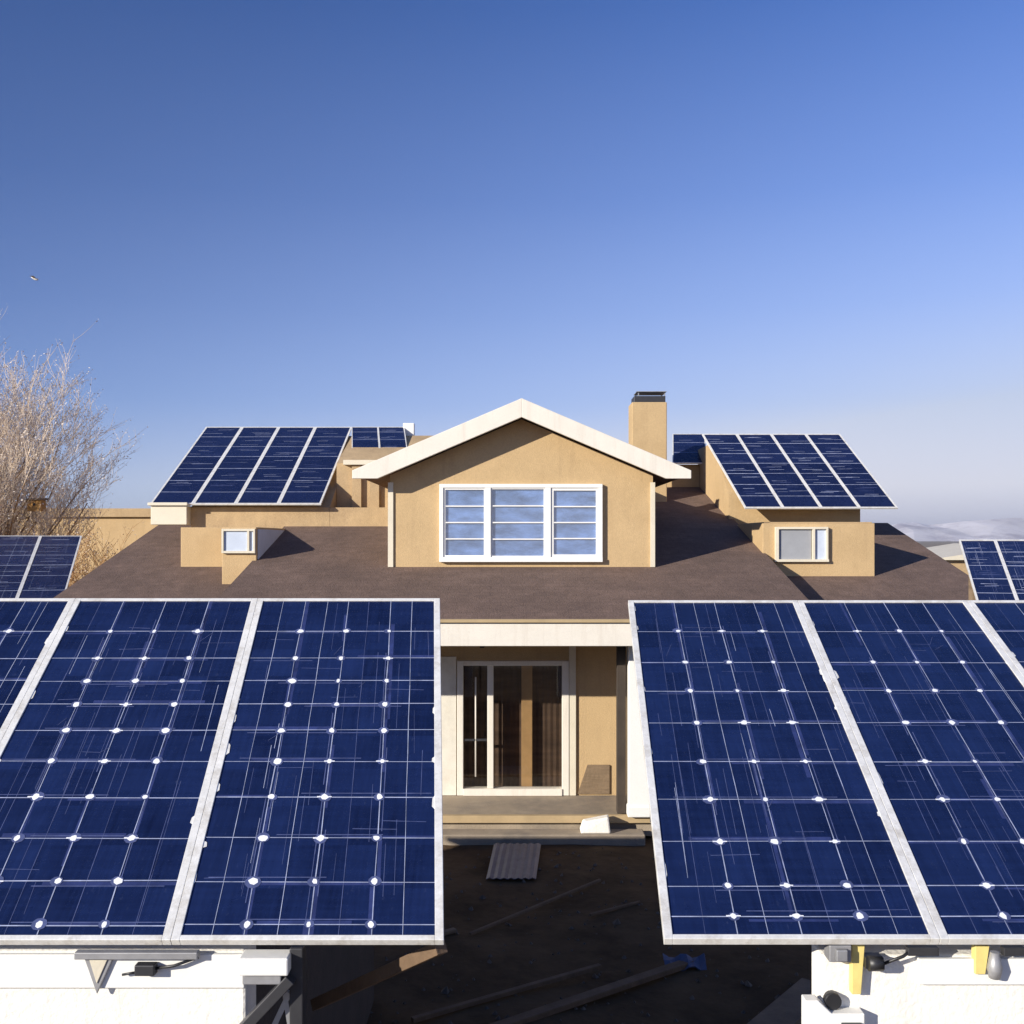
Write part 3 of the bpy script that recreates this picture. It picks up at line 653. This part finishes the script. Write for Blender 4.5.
strap(851, 864, 941, 993); strap(974, 988, 945, 973)
m = MB(); c = wq(871, 960); m.tube([c+Vector((-.022, -.03, 0)), c+Vector((.03, -.03, 0))], .027, 10); m.box(c.x-.03, c.x+.035, Yf-.03, Yf+.02, c.z-.02, c.z+.02); m.build('cable_gland', M['black'], cpt)
m = MB(); c = wq(833, 1001); m.tube([c+Vector((0, -.008, 0)), c+Vector((0, .024, 0))], .030, 14); m.build('conduit_socket', M['black'], cpt)
m = MB(); a = wq(803, 1034); b = wq(862, 1010); c = wq(816, 997); m.prism([(a.x, a.z), (b.x, a.z), (b.x, b.z), (c.x+.05, b.z), (c.x, c.z), (a.x, c.z)], XZ, Yf-.03, Yf+.024); m.build('base_plate', M['white'], cpt, .004)
m = MB(); a = wq(838, 1030); b = wq(858, 1018); m.box(a.x, b.x, Yf-.06, Yf-.031, a.z, b.z); m.build('conduit_socket', M['black'], cpt, .004)
m = MB(); c = wq(992, 966); m.tube([c+Vector((0, -.02, .06)), c+Vector((0, -.02, .0)), c+Vector((0, -.02, -.035))], [.016, .028, .02], 10); m.build('pipe_cup', M['grey'], cpt)
for u0, u1 in ((905, 936), (1000, 1022)):
    m = MB(); a = wq(u0, 953); b = wq(u1, 945); m.box(a.x, b.x, Yf-.03, Yf-.001, a.z, b.z); m.build('clamp', M['dsteel'], cpt, .003)
m = MB(); m.tube([wq(880, 962)+Vector((0, -.02, 0)), wq(900, 953)+Vector((0, -.03, 0)), wq(908, 949)+Vector((0, -.02, 0))], .006, 6); m.build('cable', M['black'], cpt)

# stands of the small side arrays
for (nm, tp_, ea, sa, wd, lbl) in (('panel_stand', top, e1, s1_, -.68, 'tan stand below the small left array'), ('panel_stand', top2, e2, s2_, .36, 'tan stand below the small right array')):
    t = thing(nm, (tp_.x, tp_.y, 0), lbl, 'panel stand')
    for k in (.4, 3.6):
        for b in (.15, 1.7):
            q = tp_+ea*wd*k-sa*b; m = MB(); m.box(q.x-.05, q.x+.05, q.y-.05, q.y+.05, 0, q.z-.085); m.build('leg', M['wood'], t)
    for b in (.15, 1.7):
        m = MB(); q = tp_-sa*b-Vector((0, 0, .062)); m.bar(q+ea*wd*.1, q+ea*wd*3.9, .05, .045); m.build('rail', M['rail'], t)

# ------------------------------------------------------------------ neighbours
nb = thing('building', (-13, 27, 0), 'low tan flat roofed building behind the bare tree', 'building')
m = MB(); m.box(-22, -8.3, 27, 36, 0, H+.62); m.build('wall', M['tan'], nb)
m = MB(); m.box(-22.1, -8.2, 26.9, 27.3, H+.623, H+.85); m.box(-22.1, -21.8, 27.3, 36, H+.623, H+.85); m.box(-8.5, -8.2, 27.3, 36, H+.623, H+.85); m.build('parapet', M['tan_old'], nb)
for xx in (-20, -16.5, -13, -10.5):
    m = MB(); m.box(xx, xx+1.1, 26.93, 26.998, 1.1, 2.3); f_ = m.build('window', M['white'], nb); m = MB(); m.box(xx+.08, xx+1.02, 26.92, 26.929, 1.18, 2.22); m.build('pane', M['greyblind'], f_)
nb = thing('building', (16, 30, 0), 'low pale hut beyond the right wing roof', 'building')
m = MB(); m.box(13.0, 19, 31, 36, 0, H-.62); m.build('wall', M['tan_old'], nb)
m = MB(); m.prism([(12.8, H-.617), (19.2, H-.617), (16, H-.12)], XZ, 30.8, 36.2); m.build('roof', M['cream'], nb)
m = MB(); m.box(14.2, 15.2, 30.93, 30.998, 1.4, 2.5); m.build('window', M['greyblind'], nb)

# ------------------------------------------------------------------ trees
def tree(base, stems, height, spread, seed, label, mats, r0=.13, lean=(0, 0), group=None, budn=2, name='bare_tree', density=1.0):
    rn = random.Random(seed); base = Vector(base)
    t = thing(name, base, label, 'tree', group)
    tk = MB(); tw = MB()
    def grow(p, d, L, r, lvl):
        n = 4 if lvl < 2 else 3; pts = [p.copy()]; rad = [r]; q = p.copy(); dd = d.copy()
        for i in range(n):
            dd = (dd+Vector((rn.gauss(0, .11), rn.gauss(0, .11), rn.gauss(.04, .05)))).normalized(); q = q+dd*L/n; pts.append(q.copy()); rad.append(r*(1-.62*(i+1)/n))
        (tk if lvl < 2 else tw).tube(pts, rad, 6 if lvl < 2 else 3, cap=lvl < 1)
        if lvl == 4 or (lvl == 3 and rn.random() < .35):
            tw.m = 1
            for k in range(budn):
                c = pts[-1-rn.randrange(2)]+Vector((rn.gauss(0, .025), rn.gauss(0, .025), rn.gauss(0, .03))); s = rn.uniform(.010, .022)
                a = Vector((rn.gauss(0, 1), rn.gauss(0, 1), rn.gauss(0, 1))).normalized()*s; b = a.orthogonal().normalized()*s*.8
                tw.face([c-a, c+b, c+a, c-b])
            tw.m = 0
        if lvl >= 4: return
        kids = [0, 6, 6, 5, 4][lvl+1] if lvl else 7
        kids = max(2, int(kids*density+rn.random()))
        for k in range(kids):
            f = .28+.72*(k+rn.random())/kids; i = min(int(f*n), n-1); fr_ = f*n-i
            pp_ = pts[i].lerp(pts[i+1], fr_)
            ax = Vector((rn.gauss(0, 1), rn.gauss(0, 1), rn.gauss(0, .4))).normalized()
            nd = (dd*1.0+ax*(.62 if lvl < 2 else .72)+Vector((0, 0, .22))).normalized()
            grow(pp_, nd, L*rn.uniform(.42, .66), max(r*(1-.6*f)*rn.uniform(.45, .65), .0042), lvl+1)
    tk.tube([base-Vector((0, 0, .1)), base+Vector((0, 0, .5)), base+Vector((.05, 0, .95))], [r0*1.7, r0*1.3, r0*1.1], 9)
    for k in range(stems):
        a = 2*math.pi*(k+rn.uniform(-.3, .3))/stems; sp_ = spread*rn.uniform(.35, 1)
        d = Vector((math.cos(a)*sp_+lean[0], math.sin(a)*sp_+lean[1], 1)).normalized()
        grow(base+Vector((0, 0, .75+rn.uniform(-.1, .15))), d, height*rn.uniform(.52, .72), r0*rn.uniform(.55, .85), 0)
    tk.build('trunk', mats[0], t, recalc=False); tw.build('crown', [mats[1], mats[2]], t, recalc=False)
    return t
tree((-10.8, 21, 0), 11, 6.3, .25, 12, 'tall bare winter tree with straw coloured twigs at the left edge', (M['bark'], M['twig'], M['bud']), density=1.15, lean=(-.05, 0))
tree((-8.3, 19.3, 0), 6, 2.9, .34, 9, 'low bare shrub with rust brown twigs beside the left wing roof', (M['rust'], M['rust'], M['twig']), r0=.06, budn=1, name='bare_shrub', density=.8)
# nest box fixed in the tree
nbx = thing('nest_box', at(34, 511, 19.9), 'small orange wooden nest box hanging in the bare tree', 'nest box')
a = at(27, 511, 19.9); b = at(41, 500, 19.9)
m = MB(); m.box(a.x, b.x, 19.9, 20.12, a.z, b.z); m.build('body', M['boxwood'], nbx, .006)
m = MB(); m.hexa([(a.x-.02, 19.86, b.z+.002), (b.x+.02, 19.86, b.z+.002), (b.x+.02, 20.15, b.z+.002), (a.x-.02, 20.15, b.z+.002), (a.x-.02, 19.86, b.z+.02), (b.x+.02, 19.86, b.z+.02), (b.x+.02, 20.15, b.z+.05), (a.x-.02, 20.15, b.z+.05)]); m.build('lid', M['wood'], nbx)
m = MB(); c = (a+b)/2; m.tube([(c.x, 19.897, c.z+.02), (c.x, 19.893, c.z+.02)], .028, 10); m.build('entrance_hole', M['black'], nbx)

# ------------------------------------------------------------------ bird in the sky
bc = at(35, 279, 48)
bd = MB()
bd.tube([bc+Vector((-.20, 0, .09)), bc+Vector((-.10, 0, .04)), bc+Vector((0, 0, 0)), bc+Vector((.08, 0, -.025)), bc+Vector((.13, 0, -.03)), bc+Vector((.17, 0, -.045))], [.012, .035, .06, .05, .035, .006], 8)
for s in (-1, 1):
    w0 = bc+Vector((.02, s*.03, .02))
    bd.face([w0+Vector((.05, 0, 0)), w0+Vector((.03, s*.20, .07)), w0+Vector((-.09, s*.40, .03)), w0+Vector((-.10, s*.18, .05)), w0+Vector((-.07, 0, 0))])
bd.face([bc+Vector((-.15, 0, .065)), bc+Vector((-.27, -.04, .12)), bc+Vector((-.28, .04, .12))])
tag(bd.build('bird', mat('pale feathers', (.55, .52, .48), .8, 0, .3, 12), recalc=False), 'small pale bird flying in the upper left sky', 'bird')

# ------------------------------------------------------------------ things lying in the yard
def gp(u, v, z=0): Y = (H-z)*1000/(v-540); return at(u, v, Y)
def board(u0, v0, u1, v1, wd, ht, lbl, name='board', mt='board'):
    a = gp(u0, v0, .05); b = gp(u1, v1, .05); m = MB(); m.bar(a, b, wd, ht); tag(m.build(name, M[mt], None, .006), lbl, 'board', 'boards lying in the yard')
board(455, 1042, 690, 962, .10, .05, 'long weathered board lying nearest the right panels in the dark yard')
board(412, 1020, 600, 966, .05, .04, 'thin long board in the dark yard, left of the wider one')
board(470, 934, 600, 880, .035, .03, 'slim batten lying across the middle of the dark yard')
board(425, 938, 455, 930, .06, .04, 'short pale offcut beside the lower corner of the left panels', mt='wood')
board(590, 915, 640, 902, .03, .03, 'short batten lying by the right panels')
board(755, 1040, 818, 985, .30, .05, 'wide orange brown plank by the corner of the white carport', mt='wood')
# grey ribbed sheet lying in front of the step
sh = MB(); a = gp(486, 879, .03); b = gp(536, 879, .03); c = gp(541, 848, .03)+Vector((0, .0, .05)); d = gp(494, 848, .03)+Vector((0, 0, .05))
nn = (b-a).cross(d-a).normalized()
K = 14
for k in range(K):
    f0, f1 = k/K, (k+1)/K; z_ = .018*(k % 2); z2 = .018*((k+1) % 2)
    sh.face([a.lerp(b, f0)+nn*z_, a.lerp(b, f1)+nn*z2, d.lerp(c, f1)+nn*z2, d.lerp(c, f0)+nn*z_])
shm = sh.build('metal_sheet', mat('bluish zinc sheet', (.14, .155, .21), .5, .3, .2, 6), None, recalc=False)
sol = shm.modifiers.new('thickness', 'SOLIDIFY'); sol.thickness = .008
tag(shm, 'small blue grey ribbed metal sheet propped in front of the step', 'metal sheet')
tp_ = MB(); rn = random.Random(4); c = gp(682, 968, .03)
for k in range(7):
    for j in range(2):
        f = lambda kk, jj: c+Vector((-.16+kk*.055, -.03+jj*.07, .01+.025*math.sin(kk*1.7+jj)+.03*jj))
        tp_.face([f(k, j), f(k+1, j), f(k+1, j+1), f(k, j+1)])
tpo = tp_.build('tarpaulin', M['tarp'], None, recalc=False); sol = tpo.modifiers.new('thickness', 'SOLIDIFY'); sol.thickness = .01
tag(tpo, 'crumpled strip of blue tarpaulin in the dark yard below the right panels', 'tarpaulin')
m = MB(); m.hexa([(.90, 13.16, .132), (1.30, 13.16, .132), (1.30, 13.38, .132), (.90, 13.38, .132), (.97, 13.18, .29), (1.27, 13.17, .35), (1.29, 13.36, .34), (.94, 13.37, .27)])  # pale block added in place of a bright sunlit patch
tag(m.build('stone_block', M['wallwhite'], None, .02), 'pale stone block standing on the step below the patio door', 'stone block')
# gravel and crumbs of soil
gv = MB(); rn = random.Random(8)
for k in range(900):
    x = rn.uniform(-2.2, 3.2); y = rn.uniform(5.5, 13); s = rn.uniform(.008, .03)*(2 if rn.random() < .06 else 1); p = Vector((x, y, gnd(x, y)+s*.3))
    q = [p+Vector((rn.uniform(.6, 1.2)*s*math.cos(a_), rn.uniform(.6, 1.2)*s*math.sin(a_), -s*.3)) for a_ in (0, 1.26, 2.5, 3.8, 5)]; tpz = p+Vector((rn.gauss(0, .3)*s, rn.gauss(0, .3)*s, s*.7))
    for i in range(5): gv.face([q[i], q[(i+1) % 5], tpz])
tag(gv.build('gravel', mat('yard stones', (.12, .095, .07), .9, 0, .4, 5), None, recalc=False), 'scattered small stones on the dark soil of the yard', 'gravel', None, 'stuff')

# ------------------------------------------------------------------ haze
hmat = bpy.data.materials.new('thin air haze'); hmat.use_nodes = True; hn = hmat.node_tree
for n in list(hn.nodes):
    if n.type == 'BSDF_PRINCIPLED': hn.nodes.remove(n)
pv = hn.nodes.new('ShaderNodeVolumePrincipled'); pv.inputs['Color'].default_value = (.90, .92, 1, 1); pv.inputs['Density'].default_value = 1.2e-4; pv.inputs['Anisotropy'].default_value = .2
hn.links.new(pv.outputs[0], [n for n in hn.nodes if n.type == 'OUTPUT_MATERIAL'][0].inputs['Volume'])
hb_ = MB(); hb_.box(-B-50, B+50, -B-50, B+50, -1.2, 150)
tag(hb_.build('haze', hmat), kind='stuff')

# ------------------------------------------------------------------ render defaults
scene.render.engine = 'CYCLES'
scene.render.resolution_x = scene.render.resolution_y = 1024
